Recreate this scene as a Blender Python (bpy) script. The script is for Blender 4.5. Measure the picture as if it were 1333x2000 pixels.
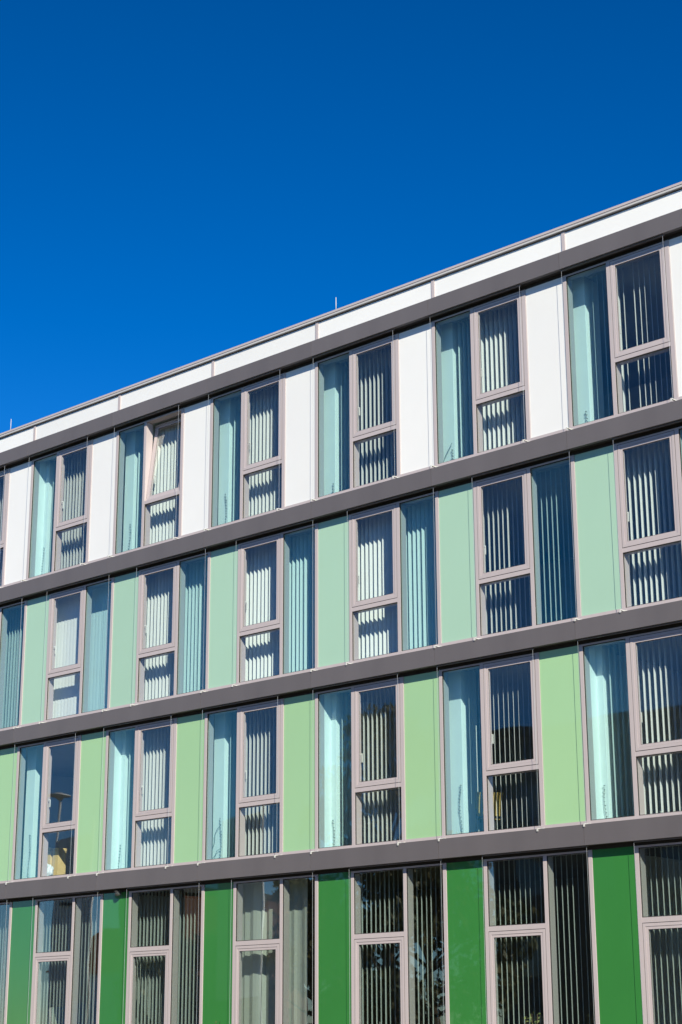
import bpy, bmesh, math, random
from mathutils import Vector, Matrix, Euler
random.seed(7)
R = math.radians
for o in list(bpy.data.objects):
    bpy.data.objects.remove(o)
scene = bpy.context.scene
COL = scene.collection

# ------------------------------------------------------------------ camera
cam_d = bpy.data.cameras.new("camera")
cam = bpy.data.objects.new("camera", cam_d)
COL.objects.link(cam)
scene.camera = cam
CP = Vector((22.2282, -23.7732, 1.7))
yaw, pitch, roll = -.7376, .2948, -.0042
Fw = Vector((math.sin(yaw)*math.cos(pitch), math.cos(yaw)*math.cos(pitch), math.sin(pitch)))
Rt = Vector((math.cos(yaw), -math.sin(yaw), 0))
Up = Rt.cross(Fw)
Rt, Up = (Rt*math.cos(roll)+Up*math.sin(roll)), (Up*math.cos(roll)-Rt*math.sin(roll))
M3 = Matrix((Rt, Up, -Fw)).transposed()
cam.matrix_world = Matrix.Translation(CP) @ M3.to_4x4()
cam_d.sensor_fit = 'VERTICAL'
cam_d.sensor_height = 36
cam_d.sensor_width = 24
cam_d.lens = 3429.5/2000*36
cam_d.clip_start = .1
cam_d.clip_end = 3000

# ------------------------------------------------------------------ sky, sun, exposure
SUN = Vector((1.44, -1.0, 1.0)).normalized()
elev = math.asin(SUN.z)
azim = math.atan2(SUN.x, SUN.y)
w = bpy.data.worlds.new("World")
scene.world = w
w.use_nodes = True
nt = w.node_tree
nt.nodes.clear()
sky = nt.nodes.new('ShaderNodeTexSky')
sky.sky_type = 'NISHITA'
sky.sun_disc = False
sky.sun_elevation = elev
sky.sun_rotation = azim
sky.altitude = 1500
sky.air_density = 1.0
sky.dust_density = 0.0
sky.ozone_density = 4.0
gam = nt.nodes.new('ShaderNodeGamma')
gam.inputs[1].default_value = 1.35
hs = nt.nodes.new('ShaderNodeHueSaturation')
hs.inputs['Saturation'].default_value = 1.2
hs.inputs['Value'].default_value = 1.0
bg = nt.nodes.new('ShaderNodeBackground')
bg.inputs[1].default_value = .057
out = nt.nodes.new('ShaderNodeOutputWorld')
nt.links.new(sky.outputs[0], gam.inputs[0])
nt.links.new(gam.outputs[0], hs.inputs['Color'])
tn = nt.nodes.new('ShaderNodeMix')
tn.data_type = 'RGBA'
tn.blend_type = 'MULTIPLY'
tn.inputs[0].default_value = 1
tn.inputs[7].default_value = (1.0, 1.0, 1.05, 1)
nt.links.new(hs.outputs[0], tn.inputs[6])
nt.links.new(tn.outputs[2], bg.inputs[0])
nt.links.new(bg.outputs[0], out.inputs[0])

sd = bpy.data.lights.new("sun", 'SUN')
sd.energy = 5.0
sd.angle = R(.5)
sd.color = (1.0, .94, .78)
so = bpy.data.objects.new("sun", sd)
COL.objects.link(so)
so.rotation_euler = (-SUN).to_track_quat('-Z', 'Y').to_euler()
so.location = (40, -30, 40)

vs = scene.view_settings
vs.view_transform = 'Standard'
vs.look = 'None'
vs.exposure = 0.45
vs.gamma = 1
scene.render.engine = 'CYCLES'
scene.cycles.transparent_max_bounces = 24
scene.cycles.max_bounces = 10

# ------------------------------------------------------------------ materials
def mat(name):
    m = bpy.data.materials.new(name)
    m.use_nodes = True
    n = m.node_tree
    return m, n, n.nodes['Principled BSDF']

def noise(n, scale, detail=4, rough=.55, stretch=None):
    tc = n.nodes.new('ShaderNodeTexCoord')
    t = n.nodes.new('ShaderNodeTexNoise')
    t.inputs['Scale'].default_value = scale
    t.inputs['Detail'].default_value = detail
    t.inputs['Roughness'].default_value = rough
    if stretch:
        mp = n.nodes.new('ShaderNodeMapping')
        mp.inputs['Scale'].default_value = stretch
        n.links.new(tc.outputs['Object'], mp.inputs[0])
        n.links.new(mp.outputs[0], t.inputs['Vector'])
    else:
        n.links.new(tc.outputs['Object'], t.inputs['Vector'])
    return t

def varied(name, c, var=.08, scale=2., rough=.5, spec=.5, metal=0., bump=0., bscale=40., stretch=None, rvar=0., tone=.02):
    m, n, b = mat(name)
    t = noise(n, scale, 5, .6, stretch)
    r = n.nodes.new('ShaderNodeMapRange')
    r.inputs[1].default_value = .25
    r.inputs[2].default_value = .75
    r.inputs[3].default_value = 1-var
    r.inputs[4].default_value = 1+var
    n.links.new(t.outputs[0], r.inputs[0])
    mx = n.nodes.new('ShaderNodeVectorMath')
    mx.operation = 'SCALE'
    mx.inputs[0].default_value = c
    oi = n.nodes.new('ShaderNodeObjectInfo')
    rr = n.nodes.new('ShaderNodeMapRange')
    rr.inputs[3].default_value = 1-tone
    rr.inputs[4].default_value = 1+tone
    n.links.new(oi.outputs['Random'], rr.inputs[0])
    mm = n.nodes.new('ShaderNodeMath')
    mm.operation = 'MULTIPLY'
    n.links.new(r.outputs[0], mm.inputs[0])
    n.links.new(rr.outputs[0], mm.inputs[1])
    n.links.new(mm.outputs[0], mx.inputs['Scale'])
    n.links.new(mx.outputs[0], b.inputs['Base Color'])
    b.inputs['Roughness'].default_value = rough
    b.inputs['Specular IOR Level'].default_value = spec
    b.inputs['Metallic'].default_value = metal
    if rvar:
        r2 = n.nodes.new('ShaderNodeMapRange')
        r2.inputs[3].default_value = max(0, rough-rvar)
        r2.inputs[4].default_value = rough+rvar
        n.links.new(t.outputs[0], r2.inputs[0])
        n.links.new(r2.outputs[0], b.inputs['Roughness'])
    if bump:
        t2 = noise(n, bscale, 3)
        bp = n.nodes.new('ShaderNodeBump')
        bp.inputs['Strength'].default_value = bump
        bp.inputs['Distance'].default_value = .02
        n.links.new(t2.outputs[0], bp.inputs['Height'])
        n.links.new(bp.outputs[0], b.inputs['Normal'])
    return m

def glass(name, tint, wav=.02, ior=1.5, refl=(.96, .98, 1)):
    m = bpy.data.materials.new(name)
    m.use_nodes = True
    n = m.node_tree
    n.nodes.clear()
    o = n.nodes.new('ShaderNodeOutputMaterial')
    tr = n.nodes.new('ShaderNodeBsdfTransparent')
    tr.inputs[0].default_value = (*tint, 1)
    gl = n.nodes.new('ShaderNodeBsdfGlossy')
    gl.inputs['Roughness'].default_value = .0
    gl.inputs['Color'].default_value = (*refl, 1)
    fr = n.nodes.new('ShaderNodeFresnel')
    ge = n.nodes.new('ShaderNodeNewGeometry')
    mr = n.nodes.new('ShaderNodeMapRange')
    mr.inputs[3].default_value = ior
    mr.inputs[4].default_value = 1/ior
    n.links.new(ge.outputs['Backfacing'], mr.inputs[0])
    n.links.new(mr.outputs[0], fr.inputs[0])
    mx = n.nodes.new('ShaderNodeMixShader')
    t = noise(n, .9, 1, .4)
    oi = n.nodes.new('ShaderNodeObjectInfo')
    t.noise_dimensions = '4D'
    sc = n.nodes.new('ShaderNodeMath')
    sc.operation = 'MULTIPLY'
    sc.inputs[1].default_value = 37
    n.links.new(oi.outputs['Random'], sc.inputs[0])
    n.links.new(sc.outputs[0], t.inputs['W'])
    bp = n.nodes.new('ShaderNodeBump')
    bp.inputs['Strength'].default_value = wav
    bp.inputs['Distance'].default_value = .1
    n.links.new(t.outputs[0], bp.inputs['Height'])
    n.links.new(bp.outputs[0], gl.inputs['Normal'])
    n.links.new(fr.outputs[0], mx.inputs[0])
    n.links.new(tr.outputs[0], mx.inputs[1])
    n.links.new(gl.outputs[0], mx.inputs[2])
    n.links.new(mx.outputs[0], o.inputs[0])
    return m

def enamel(name, c, var=.02):
    # back painted glass panel: paint colour under a clear, slightly wavy glass face
    m = varied(name, c, var, .7, .35, .3, tone=.035)
    n = m.node_tree
    b = n.nodes['Principled BSDF']
    b.inputs['Coat Weight'].default_value = .5
    b.inputs['Coat Roughness'].default_value = .02
    t = noise(n, .8, 1, .4)
    bp = n.nodes.new('ShaderNodeBump')
    bp.inputs['Strength'].default_value = .025
    bp.inputs['Distance'].default_value = .1
    n.links.new(t.outputs[0], bp.inputs['Height'])
    n.links.new(bp.outputs[0], b.inputs['Coat Normal'])
    return m

M = {}
M['frame'] = varied('mauve_aluminium', (.48, .415, .415), .03, 1.5, .42, .5, 0, .004, 60, (3, 3, .5))
M['band'] = varied('dark_grey_aluminium', (.125, .112, .117), .07, 1.2, .48, .4, 0, .02, 60, (1.2, 1, .35), .06, .03)
M['dark'] = varied('dark_gasket', (.035, .033, .033), .2, 8, .7, .3)
M['white_panel'] = enamel('white_enamel_glass', (.805, .79, .765))
M['pale_green'] = enamel('pale_green_enamel_glass', (.37, .56, .42))
M['mid_green'] = enamel('mid_green_enamel_glass', (.34, .555, .30))
M['dark_green'] = enamel('dark_green_enamel_glass', (.037, .20, .043), .06)
M['dark_green'].node_tree.nodes['Principled BSDF'].inputs['Coat Weight'].default_value = 1.0
M['glass_teal'] = glass('teal_glass', (.848, .950, .955), .02, 1.78, (.5, 1, .88))
M['glass_clear'] = glass('clear_glass', (.945, .975, .975), .02, 1.58)
M['glass_ground'] = glass('ground_floor_glass', (.85, .905, .89), .03, 1.9)
M['steel'] = varied('bright_steel', (.62, .62, .62), .05, 30, .35, .5, .6)
M['clip'] = varied('white_clip', (.56, .55, .53), .05, 20, .4)
M['plaster'] = varied('white_plaster', (.86, .86, .84), .03, 2.5, .8, .2, 0, .03, 60)
M['ceiling'] = varied('ceiling_concrete', (.55, .56, .56), .06, 1.5, .85, .2)
M['floor_in'] = varied('grey_carpet', (.2, .2, .2), .15, 4, .95, .1)
M['wall_in'] = varied('office_wall', (.45, .46, .46), .05, 1, .85, .2)
M['handle'] = varied('white_handle', (.78, .77, .74), .03, 10, .35)
M['roof'] = varied('roof_gravel', (.25, .24, .23), .2, 3, .9, .2)

def fabric(name, c):
    m = varied(name, c, .04, 30, .85, .15, 0, .05, 200)
    n = m.node_tree
    b = n.nodes['Principled BSDF']
    tl = n.nodes.new('ShaderNodeBsdfTranslucent')
    tl.inputs[0].default_value = (*c, 1)
    mx = n.nodes.new('ShaderNodeMixShader')
    mx.inputs[0].default_value = .15
    n.links.new(b.outputs[0], mx.inputs[1])
    n.links.new(tl.outputs[0], mx.inputs[2])
    n.links.new(mx.outputs[0], n.nodes['Material Output'].inputs[0])
    return m
M['slat'] = fabric('pale_grey_fabric', (.79, .82, .81))
M['curtain'] = fabric('cream_curtain', (.60, .60, .56))
M['rail'] = varied('white_rail', (.6, .6, .58), .03, 9, .5)

# ------------------------------------------------------------------ mesh helpers
class MB:
    def __init__(self):
        self.v = []
        self.f = []
    def box(self, x0, x1, y0, y1, z0, z1):
        i = len(self.v)
        self.v += [(x0,y0,z0),(x1,y0,z0),(x1,y1,z0),(x0,y1,z0),(x0,y0,z1),(x1,y0,z1),(x1,y1,z1),(x0,y1,z1)]
        for q in ((0,3,2,1),(4,5,6,7),(0,1,5,4),(1,2,6,5),(2,3,7,6),(3,0,4,7)):
            self.f.append(tuple(i+a for a in q))
        return self
    def ring(self, x0, x1, z0, z1, t, y0, y1):
        self.box(x0, x0+t, y0, y1, z0, z1)
        self.box(x1-t, x1, y0, y1, z0, z1)
        self.box(x0+t, x1-t, y0, y1, z0, z0+t)
        self.box(x0+t, x1-t, y0, y1, z1-t, z1)
        return self
    def tube(self, pts, r, n=6, caps=True):
        pts = [Vector(p) for p in pts]
        rs = r if isinstance(r, (list, tuple)) else [r]*len(pts)
        base = len(self.v)
        prev = None
        for k, p in enumerate(pts):
            d = (pts[min(k+1, len(pts)-1)]-pts[max(k-1, 0)]).normalized()
            a = d.cross(Vector((0, 0, 1)))
            if a.length < 1e-3:
                a = d.cross(Vector((1, 0, 0)))
            a.normalize()
            if prev is not None:
                a = (prev - d*prev.dot(d))
                if a.length < 1e-4:
                    a = d.cross(Vector((1, .3, 0)))
                a.normalize()
            prev = a
            b = d.cross(a)
            for j in range(n):
                t = 2*math.pi*j/n
                self.v.append(tuple(p+(a*math.cos(t)+b*math.sin(t))*rs[k]))
        for k in range(len(pts)-1):
            for j in range(n):
                j2 = (j+1) % n
                self.f.append((base+k*n+j, base+k*n+j2, base+(k+1)*n+j2, base+(k+1)*n+j))
        if caps:
            self.f.append(tuple(base+j for j in reversed(range(n))))
            e = base+(len(pts)-1)*n
            self.f.append(tuple(e+j for j in range(n)))
        return self
    def lathe(self, prof, n=20, c=(0, 0, 0)):
        base = len(self.v)
        for (r, z) in prof:
            for j in range(n):
                t = 2*math.pi*j/n
                self.v.append((c[0]+r*math.cos(t), c[1]+r*math.sin(t), c[2]+z))
        for k in range(len(prof)-1):
            for j in range(n):
                j2 = (j+1) % n
                self.f.append((base+k*n+j, base+k*n+j2, base+(k+1)*n+j2, base+(k+1)*n+j))
        self.f.append(tuple(base+j for j in reversed(range(n))))
        e = base+(len(prof)-1)*n
        self.f.append(tuple(e+j for j in range(n)))
        return self
    def strip(self, poly, z0, z1):
        # open vertical sheet with thickness already in poly (closed outline) extruded in z
        n = len(poly)
        b = len(self.v)
        for z in (z0, z1):
            for p in poly:
                self.v.append((p[0], p[1], z))
        for j in range(n):
            j2 = (j+1) % n
            self.f.append((b+j, b+j2, b+n+j2, b+n+j))
        self.f.append(tuple(b+j for j in reversed(range(n))))
        self.f.append(tuple(b+n+j for j in range(n)))
        return self
    def mesh(self, name, m, bevel=0., smooth=False):
        me = bpy.data.meshes.new(name)
        me.from_pydata(self.v, [], self.f)
        bm = bmesh.new()
        bm.from_mesh(me)
        bmesh.ops.recalc_face_normals(bm, faces=bm.faces)
        if bevel:
            bmesh.ops.bevel(bm, geom=bm.edges[:], offset=bevel, segments=1, affect='EDGES')
        bm.to_mesh(me)
        bm.free()
        me.materials.append(m)
        if smooth:
            for p in me.polygons:
                p.use_smooth = True
        return me

def obj(name, me, parent=None, loc=(0, 0, 0), rot=(0, 0, 0)):
    o = bpy.data.objects.new(name, me)
    COL.objects.link(o)
    o.location = loc
    o.rotation_euler = rot
    if parent:
        o.parent = parent
    return o

def tag(o, label, cat, group=None):
    o['label'] = label
    o['category'] = cat
    if group:
        o['group'] = group
    return o

def thing(name, label, cat, loc=(0, 0, 0), rz=0, group=None):
    o = bpy.data.objects.new(name, None)
    o.empty_display_size = .1
    COL.objects.link(o)
    o.location = loc
    o.rotation_euler = (0, 0, rz)
    return tag(o, label, cat, group)

def struct(name, me, loc=(0, 0, 0)):
    o = obj(name, me, None, loc)
    o['kind'] = 'structure'
    return o

# ------------------------------------------------------------------ ground
m, n, b = mat('ground_soil_and_grass')
t = noise(n, .15, 8, .7)
cr = n.nodes.new('ShaderNodeValToRGB')
cr.color_ramp.elements[0].color = (.05, .06, .025, 1)
cr.color_ramp.elements[1].color = (.15, .105, .06, 1)
n.links.new(t.outputs[0], cr.inputs[0])
n.links.new(cr.outputs[0], b.inputs['Base Color'])
b.inputs['Roughness'].default_value = .95
struct('ground', MB().box(-600, 600, -600, 600, -.5, 0).mesh('ground', m))
M['paving'] = varied('concrete_paving', (.20, .165, .13), .12, 2, .85, .2, 0, .1, 30)
M['asphalt'] = varied('asphalt', (.055, .054, .052), .2, 6, .9, .2, 0, .2, 80)
struct('pavement', MB().box(-60, 60, -7, -.3, 0, .12).mesh('pavement', M['paving']))
struct('road', MB().box(-200, 200, -20, -13, 0, .004).mesh('road', M['asphalt']))

# ------------------------------------------------------------------ the office building
P = 3.0
K0, K1 = -6, 6                                  # modules built
SILL = {2: 5.12, 3: 8.491, 4: 11.842}
HEAD = {1: 4.737, 2: 8.099, 3: 11.411, 4: 14.763}    # underside of the dark fascia above each floor
BTOP = {1: 5.067, 2: 8.412, 3: 11.742, 4: 15.082}   # top of that fascia
SILL[1] = .30
XL, XR = K0*P-.9, K1*P+2.98
bld = thing('office_building', 'four storey office block with white and green glass panels under deep blue sky', 'building')
YB = .170

def win_A(h):        # fixed light left, tilting sash over a low light right
    f = MB()
    f.box(-.025, 2.15, -.020, YB, -.08, .02)
    f.box(-.025, 2.15, -.0135, YB, h-.03, h)
    f.box(-.025, .045, -.015, YB, .02, h-.03)
    f.box(.89, .965, -.015, YB, .02, h-.03)
    f.box(2.07, 2.15, -.015, YB, .02, h-.03)
    f.box(.965, 2.07, -.0135, YB, .955, 1.030)
    return f
def win_B(h, lo=.855, ce=(2.04, 2.115)):
    f = MB()
    f.box(lo, 3.045-.07, -.020, YB, -.08, .02)
    f.box(lo, 2.975, -.0135, YB, h-.03, h)
    f.box(lo, lo+.065, -.015, YB, .02, h-.03)
    f.box(ce[0], ce[1], -.015, YB, .02, h-.03)
    f.box(lo+.065, ce[0], -.0135, YB, .955, 1.030)
    return f
def win_G(h):
    f = MB()
    f.box(.855, 2.975, -.020, YB, -.15, .05)
    f.box(.855, 2.975, -.0135, YB, h-.03, h)
    f.box(.855, .925, -.015, YB, .05, h-.03)
    f.box(2.085, 2.155, -.015, YB, .05, h-.03)
    f.box(.925, 2.085, -.0135, YB, 3.195, 3.275)
    return f
def sash_mb(x0, x1, hh):         # z from 0
    s = MB()
    s.ring(x0, x1, 0, hh, .047, -.017, .05)
    s.ring(x0+.050, x1-.050, .050, hh-.050, .042, -.010, .045)
    s.ring(x0-.009, x1+.009, -.009, hh+.009, .075, .0505, .06)
    return s
def pane_mb(x0, x1, z0, z1, y=0.):
    return MB().box(x0, x1, y, y+.012, z0, z1)
def gasket_mb(lights, sash=None):
    g = MB()
    for (a, b2, c, e) in lights:
        g.ring(a-.002, b2+.002, c-.002, e+.002, .013, -.006, .0135)
    if sash:
        x0, x1, z0, z1, m_ = sash
        g.ring(x0-.014, x1+.014, z0-.014, z1+.014, .020, -.0115, -.001)
        g.ring(x0+m_-.003, x1-m_+.003, z0+m_-.003, z1-m_+.003, .012, -.0035, .0005)
    return g
def handle_mb(x, z):
    hm = MB()
    hm.box(x-.014, x+.014, .051, .062, z-.035, z+.035)
    hm.box(x-.010, x+.010, .062, .115, z-.010, z+.010)
    hm.box(x-.012, x+.012, .115, .130, z-.150, z+.014)
    return hm
def wire_mb(x, z0, z1):
    return MB().tube([(x, -.150, z0), (x, -.150, z1)], .0028, 5)
def bracket_mb(x, dx):
    bm_ = MB()
    bm_.box(min(x, x+dx)-.012, max(x, x+dx)+.012, -.036, -.0205, -.062, -.022)
    bm_.box(x-.016, x+.016, -.160, -.036, -.056, -.040)
    bm_.box(x-.014, x+.014, -.208, -.196, -.092, -.042)
    bm_.box(x-.016, x+.016, -.196, -.160, -.054, -.042)
    return bm_

SH = -.018
wm = {}
for fl in (2, 3, 4):
    h = HEAD[fl]-SILL[fl]-.060
    sh = h-.03-1.030-.020
    typ = 'A' if fl in (2, 4) else 'B'
    if typ == 'A':
        sx = (.975, 2.060)
        d = dict(frame=win_A(h).mesh('window', M['frame']))
        panes = [('glass_teal', .045, .89, .02, h-.03, .014), ('glass_clear', .965, 2.07, .02, .955, .014)]
        wx = (.05, 2.13); bdx = (-.05, -.02)
        hx = sx[0]+.05
    else:
        sx = (.930, 2.030)
        d = dict(frame=win_B(h).mesh('window', M['frame']))
        panes = [('glass_teal', 2.115, 2.975, .02, h-.03, .014), ('glass_clear', .92, 2.04, .02, .955, .014)]
        wx = (.938, 3.045); bdx = (-.05, -.05)
        hx = sx[0]+.05
    d['sash'] = (sash_mb(sx[0], sx[1], sh).mesh('sash', M['frame']), 1.040)
    d['sash_pane'] = pane_mb(sx[0]+.09, sx[1]-.09, .09, sh-.09).mesh('pane', M['glass_clear'])
    d['panes'] = [pane_mb(a, b2, c, e, y).mesh('pane', M[g]) for g, a, b2, c, e, y in panes]
    d['gasket'] = gasket_mb([p_[1:5] for p_ in panes]).mesh('gasket', M['dark'])
    d['sash_gasket'] = gasket_mb([], (sx[0], sx[1], 0, sh, .09)).mesh('gasket', M['dark'])
    d['handle'] = handle_mb(hx, .62).mesh('handle', M['handle'])
    d['wires'] = [wire_mb(x, -.07, h+.035).mesh('guide_wire', M['steel']) for x in wx]
    d['brackets'] = [bracket_mb(x, dx).mesh('wire_bracket', M['clip']) for x, dx in zip(wx, bdx)]
    wm[fl] = d
h = HEAD[1]-SILL[1]-.060
d = dict(frame=win_G(h).mesh('window', M['frame']))
sh = 3.195-.05-.020
d['sash'] = (sash_mb(.935, 2.075, sh).mesh('sash', M['frame']), .060)
d['sash_pane'] = pane_mb(1.025, 1.985, .09, sh-.09).mesh('pane', M['glass_ground'])
d['panes'] = [pane_mb(2.155, 2.975, .05, h-.03, .014).mesh('pane', M['glass_ground']),
              pane_mb(.925, 2.085, 3.275, h-.03, .014).mesh('pane', M['glass_ground'])]
d['gasket'] = gasket_mb([(2.155, 2.975, .05, h-.03), (.925, 2.085, 3.275, h-.03)]).mesh('gasket', M['dark'])
d['sash_gasket'] = gasket_mb([], (.935, 2.075, 0, sh, .09)).mesh('gasket', M['dark'])
d['handle'] = handle_mb(.985, 1.55).mesh('handle', M['handle'])
d['wires'] = [wire_mb(x, -.07, h+.035).mesh('guide_wire', M['steel']) for x in (.938, 3.045)]
d['brackets'] = [bracket_mb(x, -.05).mesh('wire_bracket', M['clip']) for x in (.938, 3.045)]
wm[1] = d

for fl in wm:
    a, b2 = (.04, 2.14) if fl in (2, 4) else (.93, 3.05)
    hh = HEAD[fl]-SILL[fl]
    wm[fl]['stack'] = MB().box(a, b2, -.150, -.104, hh-.020, hh-.001).mesh('retracted_blind', M['band'])

def make_window(fl, k, tilt=0.):
    d = wm[fl]
    w_ = obj('window', d['frame'], bld, (k*P+SH, 0, SILL[fl]))
    s, z = d['sash']
    rot = (-tilt, 0, 0)
    loc = (0, .04 if tilt else 0, z)
    if tilt:
        w_['label'] = 'window whose upper sash is tilted open inwards'
    obj('sash', s, w_, loc, rot)
    obj('pane', d['sash_pane'], w_, loc, rot)
    obj('gasket', d['gasket'], w_)
    obj('gasket', d['sash_gasket'], w_, loc, rot)
    obj('handle', d['handle'], w_, loc, rot)
    for p in d['panes']:
        obj('pane', p, w_)
    obj('retracted_blind', d['stack'], w_)
    for a in d['wires']:
        obj('guide_wire', a, w_)
    for a in d['brackets']:
        obj('wire_bracket', a, w_)

for fl in (1, 2, 3, 4):
    for k in range(K0, K1+1):
        make_window(fl, k, R(7) if (fl == 4 and k == -2) else 0.)

# the mullion closing the A floors' panels / B floors' fixed lights at the joint is part of the panel's edge trim
pan = {1: 'dark_green', 2: 'mid_green', 3: 'pale_green', 4: 'white_panel'}
for fl in (1, 2, 3, 4):
    h = HEAD[fl]-SILL[fl]-.060
    z0 = -.15 if fl == 1 else -.08
    if fl in (2, 4):
        x0, x1 = 2.155, 2.970
        trim = None
    else:
        x0, x1 = .050, .850
        trim = MB().box(-.0245, .045, -.015, YB, z0, h).mesh('mullion', M['frame'])
    pm = MB().box(x0, x1, 0, .03, .025, h-.002).mesh('facade_panel', M[pan[fl]])
    rl = MB().box(x0-.004, x1+.004, -.018, .03, z0, .022).mesh('panel_sill', M['frame'])
    for k in range(K0, K1+1):
        po = obj('facade_panel', pm, bld, (k*P+SH, 0, SILL[fl]))
        obj('sill', rl, po)
        if trim:
            obj('mullion', trim, po)

# fascias: one aluminium sheet per module with a hairline joint, on a dark backing
for fl in (1, 2, 3, 4):
    hh = BTOP[fl]-HEAD[fl]
    fm = MB().box(.018, P+.012, -.190, -.170, 0, hh).box(.018, P+.012, -.170, .0, hh-.012, hh).box(.018, P+.012, -.170, -.112, 0, .010).mesh('fascia', M['band'])
    for k in range(K0, K1+1):
        obj('fascia', fm, bld, (k*P, 0, HEAD[fl]))
    top = SILL[fl+1]-.0805 if fl < 4 else 15.062
    bk = MB().box(XL, XR, -.100, -.001, HEAD[fl]+.004, BTOP[fl]-.02)
    bk.box(XL, XR, .0, YB, HEAD[fl]-.0595, top)
    obj('slab_edge', bk.mesh('slab_edge', M['dark']), bld)

# parapet
pp = MB().box(.043, P-.033, 0, .03, 0, .47).mesh('parapet_panel', M['white_panel'])
pj_ = MB().box(-.030, .040, -.018, .03, 0, .485).mesh('parapet_joint', M['frame'])
for k in range(K0, K1+1):
    o = obj('parapet_panel', pp, bld, (k*P, 0, 15.065))
    obj('mullion', pj_, o)
cp = MB()
cp.box(XL, XR, -.040, .45, 15.5975, 15.6035)
cp.box(XL, XR, -.064, .45, 15.6035, 15.648)
cpo = obj('coping', cp.mesh('coping', M['frame'], 0), bld)
M['trim'] = varied('light_grey_aluminium', (.50, .48, .47), .04, 1, .4, .5, 0, 0, 40, (.3, 1, 1))
obj('flashing', MB().box(XL, XR, -.055, .45, 15.560, 15.597).mesh('flashing', M['trim']), cpo)
obj('parapet_wall', MB().box(XL, XR, .032, .40, 15.0625, 15.5615).mesh('parapet_wall', M['dark']), bld)
obj('roof', MB().box(XL, XR, .40, 12, 15.0, 15.25).mesh('roof', M['roof']), bld)

# inside: slabs, lining behind the glass panels, back and end walls, columns, partitions
lin = MB()
for fl in (1, 2, 3, 4):
    zt = HEAD[fl]-.0605
    zb = SILL[fl]-.08
    for k in range(K0, K1+1):
        if fl in (2, 4):
            lin.box(k*P+SH+2.1505, k*P+SH+2.9745, .036, YB, zb, zt)
        else:
            lin.box(k*P+SH+.0455, k*P+SH+.8545, .036, YB, zb, zt)
obj('inner_lining', lin.mesh('inner_lining', M['plaster']), bld)
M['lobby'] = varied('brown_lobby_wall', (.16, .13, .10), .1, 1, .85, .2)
obj('ceiling_slab', MB().box(XL+.2, XR-.2, YB+.0005, 11.8, HEAD[1], SILL[2]-.13).mesh('ceiling_slab', M['lobby']), bld)
obj('wall', MB().box(XL+.2, XR-.2, 4.4, 4.5, .15, HEAD[1]-.001).mesh('wall', M['lobby']), bld)
sl = MB()
for fl in (2, 3):
    sl.box(XL+.2, XR-.2, YB+.0005, 11.8, HEAD[fl]+.0, SILL[fl+1]-.13)
sl.box(XL+.2, XR-.2, YB+.0005, 11.8, HEAD[4]+.0, 14.995)
obj('ceiling_slab', sl.mesh('ceiling_slab', M['ceiling']), bld)
fl_ = MB()
for fl in (2, 3, 4):
    fl_.box(XL+.2, XR-.2, YB+.0005, 11.8, SILL[fl]-.1295, SILL[fl]-.09)
obj('floor_covering', MB().box(XL+.2, XR-.2, YB+.0005, 11.8, .01, .15).mesh('floor_covering', M['lobby']), bld)
obj('floor_covering', fl_.mesh('floor_covering', M['floor_in']), bld)
bw = MB()
bw.box(XL+.2, XR-.2, 5.6, 5.75, SILL[2]-.089, 15.0)
bw.box(XL, XL+.2, .19, 12, 0, 15.06)
bw.box(XR-.2, XR, .19, 12, 0, 15.06)
bw.box(XL, XR, 12.001, 12.2, 0, 15.06)
obj('wall', bw.mesh('wall', M['wall_in']), bld)
PART = {(4, -3), (2, -2), (2, 0), (2, 2), (4, -5), (4, 4), (2, 4), (2, -4), (3, -1), (1, -2), (1, 2), (3, 3)}
for fl in (1, 2, 3, 4):
    zb = .15 if fl == 1 else SILL[fl]-.0895
    zt = HEAD[fl]-.0005
    cm = MB().box(-.15, .155, .355, .80, zb, zt).mesh('column', M['plaster'], .004)
    pw = MB().box(-.15, .030, YB+.0005, .3545, zb, zt).box(-.30, -.15, .801, 5.6, zb, zt).mesh('partition', M['plaster'])
    for k in range(K0, K1+2):
        if k*P+.2 > XR:
            continue
        obj('column', cm, bld, (k*P, 0, 0))
        if (fl, k) in PART:
            obj('partition', pw, bld, (k*P, 0, 0))

# ------------------------------------------------------------------ vertical blinds
ORD = ['leftmost', 'second', 'third', 'fourth', 'fifth', 'sixth', 'seventh']
FLN = {4: 'white top storey', 3: 'pale green storey', 2: 'mid green storey', 1: 'dark green ground storey'}
# how much of the window the slats cover as seen from the street
COVER = {(4,-4): .7, (4,-3): .72, (4,-2): .78, (4,-1): .66, (4,0): .46, (4,1): .5, (4,2): .12,
         (3,-4): .8, (3,-3): 1.0, (3,-2): .76, (3,-1): .72, (3,0): .68, (3,1): .25, (3,2): .33,
         (2,-2): .72, (2,-1): .55, (2,0): .40, (2,1): .05, (2,2): .30,
         (1,-4): .45, (1,-3): .34, (1,-2): .45, (1,0): .22, (1,1): .13, (1,2): .10}
PITCH, SW = .107, .127
def slat_poly(cx, dx, dy, half, th=.0012):
    nx, ny = -dy, dx
    a = []
    b_ = []
    for i in range(5):
        u = (i/4-.5)*2*half
        bow = .006*(1-(u/half)**2)
        a.append((cx+dx*u+nx*(bow+th), dy*u+ny*(bow+th)))
        b_.append((cx+dx*u+nx*(bow-th), dy*u+ny*(bow-th)))
    return a+b_[::-1]
def look(fl, k, cov):
    if cov > .9:
        return 'fully closed pale'
    if cov > .6:
        return 'nearly closed pale'
    if cov > .35:
        return 'half open pale'
    if cov > .22:
        return 'mostly open pale'
    return 'wide open thin looking'
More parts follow.
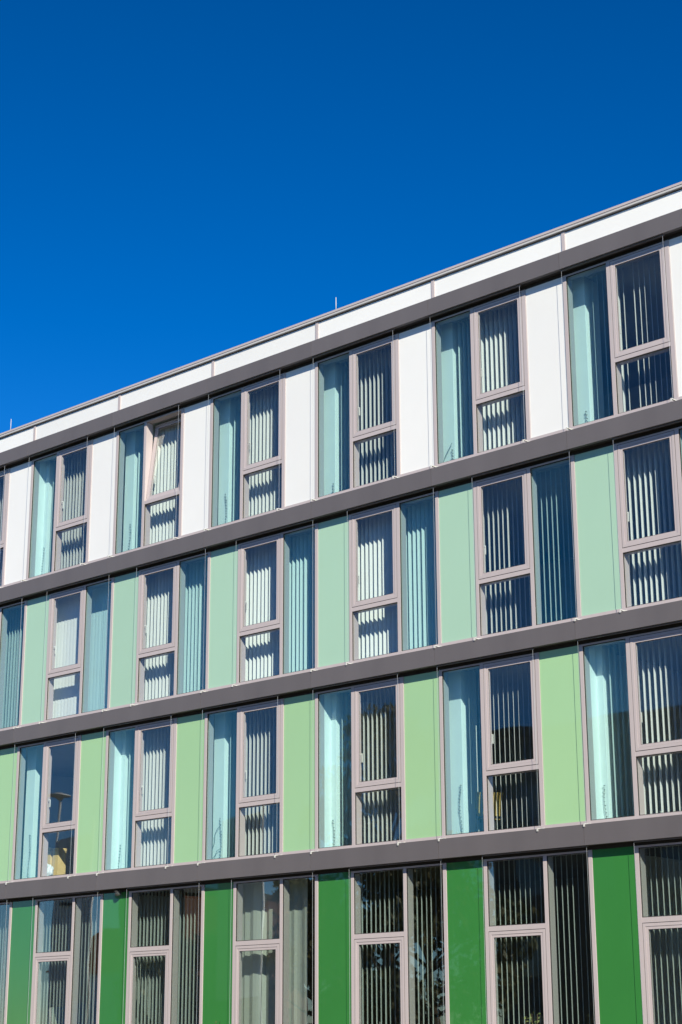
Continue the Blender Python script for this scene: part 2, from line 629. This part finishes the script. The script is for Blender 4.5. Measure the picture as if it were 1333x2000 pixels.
def make_blind(fl, k, cov):
    U = k*P
    A = fl in (2, 4)
    x0, x1 = (.22, 2.10) if A else (.36, 2.72)
    if A and (fl, k) not in PART:
        x0 = .24
    zb = SILL[fl]-.05 if fl > 1 else .35
    zt = HEAD[fl]-.005
    xm = U+(x0+x1)/2
    th = math.atan2(CP.x-xm, -(CP.y)+.41)         # angle of the sight line from the facade normal
    ts = math.atan2(SUN.x, -SUN.y)
    best = None
    for q in range(0, 1300):                     # slat angle whose sunlit, visible share of the pitch is cov
        ph = th-R(q*.1)
        c_ = SW*math.sin(th-ph)/(PITCH*math.cos(th))
        s_ = SW*math.sin(ts-ph)/(PITCH*math.cos(ts))
        L = c_*min(1, 1/max(c_, 1e-6), 1/max(s_, 1e-6))
        if best is None or abs(L-cov) < best[0]:
            best = (abs(L-cov), ph)
    phi0 = best[1]
    rnd = random.Random(fl*100+k)
    mb = MB()
    nsl = int((x1-x0)/PITCH)
    for i in range(nsl):
        if (fl, k) == (4, 2) and i in (7,):
            continue
        ph = phi0+rnd.gauss(0, .018)
        if (fl, k) == (4, 2) and i in (4, 5):
            ph = phi0-.22
        if (fl, k) == (3, -3):
            ph = phi0+rnd.uniform(-.06, .06)
        dx, dy = math.sin(ph), -math.cos(ph)
        cx = x0+PITCH*(i+.5)+rnd.uniform(-.004, .004)
        top = zt-zb
        bot = rnd.uniform(-.006, .006)
        if (fl, k) == (2, 1) and i == 0:
            bot = .62
        mb.strip(slat_poly(cx, dx, dy, SW/2), bot, top-.045)
    side = 'fixed pane at left' if A else 'fixed pane at right'
    i = k+3
    base = look(fl, k, cov)
    pos = ORD[i]+' whole window from left' if i >= 0 else 'window cut off at left edge'
    lab = '%s vertical blind, %s, %s' % (base, FLN[fl], pos)
    if (fl, k) == (4, -2):
        lab = 'nearly closed pale vertical blind behind the tilted-open window of the white top storey'
    if (fl, k) == (4, 2):
        lab = 'wide open vertical blind with one slat missing behind the rightmost white storey window'
    if (fl, k) == (3, -3):
        lab = 'fully closed flat pale vertical blind, pale green storey, ' + pos
    b_ = thing('vertical_blind', lab, 'blind', (U, .41, zb), 0, 'vertical blinds behind the windows')
    obj('slat_curtain', mb.mesh('slat_curtain', M['slat']), b_)
    obj('headrail', MB().box(x0, x1, -.022, .022, zt-zb-.043, zt-zb).mesh('headrail', M['rail'], .003), b_)
for (fl, k), c in COVER.items():
    make_blind(fl, k, c)

# one ground floor window has a pale wavy curtain instead
def make_curtain(fl, k):
    U = k*P
    x0, x1 = .36, 2.45
    zb, zt = .4, HEAD[fl]-.005
    rnd = random.Random(5)
    pts = []
    x = x0
    y = 0
    while x < x1:
        pts.append((x, y))
        x += rnd.uniform(.05, .13)
        y = rnd.uniform(-.035, .035)
    o = [(p[0], p[1]-.0015) for p in pts]+[(p[0], p[1]+.0015) for p in reversed(pts)]
    t_ = thing('curtain', 'pale folded curtain behind the third ground floor window from the left', 'curtain', (U, .41, zb))
    obj('cloth', MB().strip(o, 0, zt-zb-.04).mesh('cloth', M['curtain']), t_)
    obj('curtain_rail', MB().box(x0, x1, -.022, .022, zt-zb-.038, zt-zb).mesh('curtain_rail', M['rail'], .003), t_)
make_curtain(1, -1)

# ------------------------------------------------------------------ cable spines on the columns
M['spine'] = varied('grey_plastic', (.33, .35, .35), .2, 20, .5)
M['cable'] = varied('grey_cable', (.16, .19, .20), .1, 20, .6)
def spine_mesh(hgt, seed, dark_lo):
    rnd = random.Random(seed)
    mb = MB()
    z = -.06
    i = 0
    while z < hgt:
        wx = .020*math.sin(z*7+seed)
        s = .013+.008*rnd.random()
        mb.lathe([(.004, z), (s, z+.006), (s, z+.014), (.004, z+.020)], 8, (wx, rnd.uniform(-.004, .004), 0))
        z += .056+rnd.random()*.012
    mb.tube([(.020*math.sin(q*.05*7+seed), 0, q*.05-.06) for q in range(int((hgt+.06)/.05)+1)], .0035, 6)
    return mb.mesh('cable_spine', M['spine'], 0, True)
HS = {(4,-3): .85, (4,-2): .80, (4,-1): .85, (4,0): .42, (4,1): .42, (4,2): .42,
      (2,-3): 1.05, (2,-2): .62, (2,-1): .88, (2,0): .62, (2,1): .92, (2,2): .62}
i4 = {-3: 'leftmost', -2: 'second', -1: 'third', 0: 'fourth', 1: 'fifth', 2: 'rightmost'}
for (fl, k), hg in HS.items():
    o = obj('cable_spine', spine_mesh(hg, k+fl*3, 0), None, (k*P+.11, .325, SILL[fl]-.02))
    tag(o, 'grey jointed cable spine on the white column behind the %s %s window' % (i4[k], 'white storey' if fl == 4 else 'mid green storey'),
        'cable spine', 'cable spines on the columns')
def loose(name_lab, pts, loc):
    o = obj('loose_cable', MB().tube(pts, .0055, 6).mesh('loose_cable', M['cable'], 0, True), None, loc)
    tag(o, name_lab, 'cable')
loose('thin loose cable curving down the column behind the fifth white storey window',
      [(.06, 0, .50), (-.02, -.01, .38), (-.10, -.01, .27), (-.155, -.01, .14), (-.165, -.01, -.02), (-.165, 0, -.08)], (1*P+.06, .315, SILL[4]))
loose('tangled grey cable curling on the column behind the third mid green storey window',
      [(.06, 0, .72), (-.03, -.01, .63), (-.085, -.01, .54), (-.08, -.01, .45), (-.10, -.01, .36), (-.17, -.01, .26), (-.20, -.01, .15), (-.18, -.01, .07), (-.08, -.01, .12), (-.02, -.01, .22), (.06, 0, .26)], (-1*P+.05, .315, SILL[2]))

# ------------------------------------------------------------------ things standing in the rooms
def un(px, py, Y):        # photo pixel -> point on the plane y = Y (used only to read positions off the photo)
    d_ = Fw+Rt*((px-666.5)/3429.5)-Up*((py-1000)/3429.5)
    return CP+d_*((Y-CP.y)/d_.y)
M['card'] = varied('cream_cardboard', (.62, .47, .22), .1, 5, .8, .2)
M['bag'] = varied('white_plastic_film', (.62, .68, .68), .12, 9, .35, .5, 0, .4, 20)
M['wood'] = varied('yellow_wood', (.60, .43, .14), .12, 3, .5, .4, 0, 0, 40, (1, 1, 8))
M['chrome'] = varied('chrome_tube', (.5, .5, .5), .05, 10, .25, .5, .9)
zf = SILL[2]-.09
def cream_box(x, y, wd, dp, z1, lab):
    t_ = thing('storage_box', lab, 'box', (x, y, zf), 0, 'cream boxes in the blindless room')
    obj('carton', MB().box(0, wd, 0, dp, 0, z1-.06).mesh('carton', M['card'], .004), t_)
    obj('lid', MB().box(-.006, wd+.006, -.006, dp+.006, z1-.058, z1).mesh('lid', M['card'], .004), t_)
p = un(88, 1657, .40)
cream_box(p.x, .40, .20, .22, p.z-zf, 'wide cream box in the blindless window, left one of the pair')
p = un(104, 1657, .42)
cream_box(p.x, .42, .19, .22, p.z-zf, 'narrower cream box in the blindless window, right one of the pair')
# crumpled clear bag in front of them
p = un(95, 1698, .30)
bm_ = bmesh.new()
bmesh.ops.create_icosphere(bm_, subdivisions=4, radius=.16)
rb = random.Random(3)
from mathutils import noise as mnoise
for v in bm_.verts:
    nn = mnoise.noise(v.co*14)*.035+mnoise.noise(v.co*6)*.05
    v.co += v.normal*nn
    v.co.z *= 1.0
    v.co.y *= .55
me = bpy.data.meshes.new('plastic_bag')
bm_.to_mesh(me)
bm_.free()
me.materials.append(M['bag'])
tag(obj('plastic_bag', me, None, (p.x, .275, p.z-.04)), 'crumpled pale plastic bag in front of the cream boxes at the sill', 'bag')

def chair(x, y, rz, lab):
    t_ = thing('wooden_chair', lab, 'chair', (x, y, zf), rz, 'yellow wooden chairs')
    zz = [.50, .62, .74, .84, .90]
    yy = [.20, .215, .235, .265, .305]
    bk = MB()
    for a in range(4):
        b0 = len(bk.v)
        for q in (a, a+1):
            for xx in (-.19, .19):
                bk.v.append((xx, yy[q], zz[q]))
                bk.v.append((xx, yy[q]+.014, zz[q]))
        bk.f += [(b0, b0+2, b0+6, b0+4), (b0+1, b0+5, b0+7, b0+3), (b0, b0+4, b0+5, b0+1), (b0+2, b0+3, b0+7, b0+6)]
    obj('backrest', bk.mesh('backrest', M['wood']), t_)
    obj('seat', MB().box(-.2, .2, -.2, .2, .44, .456).mesh('seat', M['wood'], .003), t_)
    for sx in (-1, 1):
        obj('leg', MB().tube([(sx*.18, .23, .62), (sx*.18, .2, .43), (sx*.19, .24, 0)], .011, 8).mesh('leg', M['chrome'], 0, True), t_)
        obj('leg', MB().tube([(sx*.18, -.18, .435), (sx*.19, -.21, 0)], .011, 8).mesh('leg', M['chrome'], 0, True), t_)
p = un(936, 1553, .9)
chair(p.x-.02, .95, R(-118), 'yellow wooden chair behind the fifth mid green storey window, left one')
chair(p.x+.08, 1.0, R(-118), 'yellow wooden chair behind the fifth mid green storey window, right one')

# ------------------------------------------------------------------ on the facade and the roof
def rod(x, y, z1, lab):
    t_ = thing('lightning_rod', lab, 'lightning rod', (x, y, 15.648), 0, 'lightning rods on the roof edge')
    obj('rod', MB().tube([(0, 0, .02), (0, 0, z1-15.648)], [.009, .007], 8).mesh('rod', M['clip'], 0, True), t_)
    obj('foot', MB().lathe([(.035, 0), (.035, .02), (.012, .035)], 12).mesh('foot', M['steel']), t_)
rod(.46, .06, 15.975, 'thin pale lightning rod on the roof edge near the middle of the picture')
rod(-10.02, .06, 15.985, 'thin pale lightning rod on the roof edge at the far left')

t_ = thing('dome_camera', 'small dark dome camera under the fascia above the second dark green panel', 'camera', (-5.42, -.085, 4.70))
M['dome'] = varied('smoked_dome', (.05, .055, .055), .1, 5, .06, .6)
obj('dome', MB().lathe([(.012, -.112), (.035, -.106), (.055, -.09), (.066, -.062), (.066, -.03)][::1], 20).mesh('dome', M['dome'], 0, True), t_)
obj('base', MB().lathe([(.074, -.03), (.074, 0)], 20).mesh('base', M['dark']), t_)

# ------------------------------------------------------------------ plants
def leaf_mat(name, c1, c2):
    m, n, b = mat(name)
    oi = n.nodes.new('ShaderNodeTexCoord')
    t = n.nodes.new('ShaderNodeTexNoise')
    t.inputs['Scale'].default_value = .9
    t.inputs['Detail'].default_value = 6
    n.links.new(oi.outputs['Object'], t.inputs['Vector'])
    cr = n.nodes.new('ShaderNodeValToRGB')
    cr.color_ramp.elements[0].position = .35
    cr.color_ramp.elements[1].position = .65
    cr.color_ramp.elements[0].color = (*c1, 1)
    cr.color_ramp.elements[1].color = (*c2, 1)
    n.links.new(t.outputs[0], cr.inputs[0])
    n.links.new(cr.outputs[0], b.inputs['Base Color'])
    b.inputs['Roughness'].default_value = .6
    return m
M['leaf'] = leaf_mat('shrub_leaf', (.05, .09, .02), (.14, .16, .04))
M['tree_leaf'] = leaf_mat('tree_leaf', (.035, .055, .015), (.13, .10, .03))
M['bark'] = varied('bark', (.10, .075, .05), .3, 8, .9, .2, 0, .3, 20)

def leaves(mb, c, n_, size, rnd, rad):
    for _ in range(n_):
        d_ = Vector((rnd.gauss(0, 1), rnd.gauss(0, 1), rnd.gauss(0, 1)))
        d_.normalize()
        q = Vector(c)+Vector((d_.x*rad[0], d_.y*rad[1], d_.z*rad[2]))*(rnd.random()**.45)
        e = Euler((rnd.uniform(0, 6.3), rnd.uniform(0, 6.3), rnd.uniform(0, 6.3))).to_matrix()
        s = size*rnd.uniform(.6, 1.3)
        b0 = len(mb.v)
        for a in ((-.5, 0, 0), (0, .28, .04), (.55, 0, 0), (0, -.28, .04)):
            mb.v.append(tuple(q+e @ (Vector(a)*s)))
        mb.f += [(b0, b0+1, b0+2), (b0, b0+2, b0+3)]
def shrub(px, py, lab, seed):
    p = un(px, py, -.75)
    rnd = random.Random(seed)
    H = p.z
    t_ = thing('shrub', lab, 'shrub', (p.x, -.75, 0), 0, 'shrubs in front of the ground floor')
    st = MB()
    lf = MB()
    for i in range(16):
        a = rnd.uniform(0, 6.28)
        top = Vector((math.cos(a)*rnd.uniform(0, .35), math.sin(a)*rnd.uniform(0, .3), H*rnd.uniform(.72, .97 if i else 1.)))
        if i < 2:
            top = Vector((-.04+.11*i, 0, H*(.99-.004*i)))
        midp = top*.5+Vector((rnd.uniform(-.05, .05), rnd.uniform(-.05, .05), 0))
        st.tube([(0, 0, 0), midp, top], [.012, .008, .003], 5)
        for q in range(26):
            f_ = .35+.65*q/25
            b0 = midp.lerp(top, (f_-.5)*2) if f_ > .5 else midp*(f_*2)
            leaves(lf, b0, 3, .05, rnd, (.05, .05, .03))
    obj('stem', st.mesh('stem', M['bark']), t_)
    obj('foliage', lf.mesh('foliage', M['leaf']), t_)
shrub(1043, 1977, 'yellow green leafy shrub top at the bottom edge, before the fifth ground floor window', 11)
shrub(424, 1994, 'small dark leafy shrub tip at the bottom edge, before a dark green panel', 12)

# ------------------------------------------------------------------ across the street: seen as reflections in the glass
def refl(px, py, Y):     # photo pixel on the glass -> where the mirrored thing stands at depth -Y
    q = un(px, py, Y)
    return Vector((q.x, -Y, q.z))
def tree(x, y, H, Rw, seed, lab):
    rnd = random.Random(seed)
    t_ = thing('street_tree', lab, 'tree', (x, y, 0), 0, 'trees across the street')
    tr = MB()
    tr.tube([(0, 0, 0), (.1, 0, H*.25), (0, .1, H*.5), (.1, 0, H*.85)], [.28, .22, .15, .04], 10)
    lf = MB()
    for i in range(34):
        a = rnd.uniform(0, 6.28)
        zz = H*rnd.uniform(.32, .95)
        r_ = Rw*math.sin(min(1, (1.08-zz/H)*1.7)*math.pi/2)*rnd.uniform(.25, 1.)
        c = Vector((math.cos(a)*r_, math.sin(a)*r_, zz))
        tr.tube([(0, 0, zz*.75), c*.5+Vector((0, 0, zz*.42)), c], [.07, .045, .015], 5)
        leaves(lf, c, 230, .30, rnd, (Rw*.33, Rw*.33, Rw*.28))
    obj('trunk', tr.mesh('trunk', M['bark'], 0, True), t_)
    obj('crown', lf.mesh('crown', M['tree_leaf']), t_)
q = refl(752, 1385, 30)
tree(q.x, q.y, q.z, 3.2, 21, 'tall brownish green tree mirrored in the fourth mid green storey window')
q = refl(610, 1790, 34)
tree(q.x, q.y, q.z+1.5, 3.0, 22, 'lower bushy tree mirrored in the third ground floor window')
q = refl(395, 1830, 36)
tree(q.x, q.y, q.z, 3.6, 23, 'rounded tree mirrored low in the second ground floor window')
q = refl(840, 1690, 26)
tree(q.x, q.y, q.z+1.2, 3.6, 24, 'broad leafy tree mirrored in the fourth ground floor window')

M['render'] = varied('brown_render', (.11, .095, .08), .2, .5, .9, .2)
M['opp_glass'] = varied('dark_window', (.02, .025, .03), .1, 1, .1, .5)
M['orange_roof'] = varied('orange_roof_tiles', (.38, .12, .05), .25, 4, .85, .2)
q = refl(960, 1432, 45)
ob = thing('opposite_building', 'dark flat roofed building mirrored in the right hand mid green storey windows', 'building', (q.x, -45, 0))
bh = q.z
obj('wall', MB().box(0, 62, -14, 0, 0, bh-.4).mesh('wall', M['render']), ob)
obj('roof', MB().box(-.3, 62.3, -14.3, .3, bh-.4, bh).mesh('roof', M['dark']), ob)
owm = MB().box(0, 1.5, .002, .05, 0, 1.7).mesh('window', M['opp_glass'])
for fi in range(4):
    for wi in range(15):
        obj('window', owm, ob, (1.4+wi*4.05, 0, 1.2+fi*3.6))
q = refl(196, 1815, 48)
hs_ = thing('house', 'low house with an orange roof mirrored in the leftmost ground floor window', 'house', (q.x, -48, 0))
obj('wall', MB().box(-4, 4, -8, 0, 0, q.z-2.6).mesh('wall', M['plaster']), hs_)
rm = MB()
rm.v = [(-4.4, .4, q.z-2.6), (4.4, .4, q.z-2.6), (4.4, -8.4, q.z-2.6), (-4.4, -8.4, q.z-2.6), (-4.4, -4, q.z+.4), (4.4, -4, q.z+.4)]
rm.f = [(0, 1, 5, 4), (2, 3, 4, 5), (1, 2, 5), (3, 0, 4), (0, 3, 2, 1)]
obj('roof', rm.mesh('roof', M['orange_roof']), hs_)

q = refl(300, 1738, 40)
bb = thing('brown_building', 'brown walled building mirrored darkly in the second ground floor window', 'building', (q.x, -40, 0))
obj('wall', MB().box(-2.6, 2.6, -9, 0, 0, q.z-.3).mesh('wall', varied('brown_brick', (.13, .06, .04), .25, 2, .9, .2)), bb)
obj('roof', MB().box(-2.8, 2.8, -9.2, .2, q.z-.3, q.z).mesh('roof', M['dark']), bb)
# lamp
q = refl(115, 1556, 12)
lp = thing('street_lamp', 'grey street lamp with a flat round head mirrored in the blindless window', 'street lamp', (q.x, -12, 0))
M['lamp'] = varied('pale_lamp_cap', (.8, .8, .8), .05, 4, .4)
obj('pole', MB().tube([(0, 0, 0), (0, 0, 1.2), (0, 0, q.z)], [.08, .06, .035], 12).mesh('pole', M['lamp'], 0, True), lp)
obj('lamp_head', MB().lathe([(.05, -.14), (.14, -.04), (.36, 0), (.36, .03), (.12, .10), (.03, .12)], 28).mesh('lamp_head', M['lamp'], 0, True), lp, (0, 0, q.z))

# flagpoles with hanging banners
M['flag'] = varied('white_flag_cloth', (.72, .71, .70), .04, 3, .85, .2)
M['ink'] = varied('dark_blue_print', (.03, .035, .06), .05, 5, .8)
def flagpole(px, lab_p, lab_f, seed, text=None):
    q = refl(px, 1760, 12)
    t_ = thing('flagpole', lab_p, 'flagpole', (q.x, -12, 0), 0, 'flagpoles across the pavement')
    obj('pole', MB().tube([(0, 0, 0), (0, 0, 8.4)], [.06, .035], 10).mesh('pole', M['lamp'], 0, True), t_)
    obj('finial', MB().lathe([(.01, 8.4), (.05, 8.43), (.05, 8.47), (.01, 8.52)], 12).mesh('finial', M['lamp'], 0, True), t_)
    rnd = random.Random(seed)
    f_ = MB()
    n_, mz = 18, 14
    W, Z0, Z1 = 1.7, 3.0, 8.1
    b0 = len(f_.v)
    for side in (-.004, .004):
        for j in range(mz+1):
            for i in range(n_+1):
                u = i/n_
                zz = Z0+(Z1-Z0)*j/mz
                yy = .05*math.sin(u*9+seed+zz*.8)*u+side
                f_.v.append((-.06-W*u, yy, zz-.12*u))
    N = (n_+1)*(mz+1)
    for s_ in (0, 1):
        for j in range(mz):
            for i in range(n_):
                a = b0+s_*N+j*(n_+1)+i
                f_.f.append((a, a+1, a+n_+2, a+n_+1))
    fo = thing('banner', lab_f, 'banner', (q.x, -12, 0), 0, 'white banners on the flagpoles')
    obj('cloth', f_.mesh('cloth', M['flag'], 0, True), fo)
    if text:
        cu = bpy.data.curves.new('lettering', 'FONT')
        cu.body = text
        cu.size = 1.0
        cu.extrude = .003
        cu.align_x = 'CENTER'
        cu.align_y = 'CENTER'
        to = bpy.data.objects.new('lettering', cu)
        COL.objects.link(to)
        me = bpy.data.meshes.new_from_object(to)
        bpy.data.objects.remove(to)
        me.materials.append(M['ink'])
        # faces the building (towards +y)
        obj('lettering', me, fo, (-1.15, .085, 6.2), (R(90), R(-90), R(180)))
flagpole(178, 'pale flagpole mirrored in the leftmost ground floor window', 'white banner with dark letters mirrored in the leftmost ground floor window', 1, 'IS')
flagpole(511, 'pale flagpole mirrored in the third ground floor window', 'plain white banner mirrored in the third ground floor window', 2)
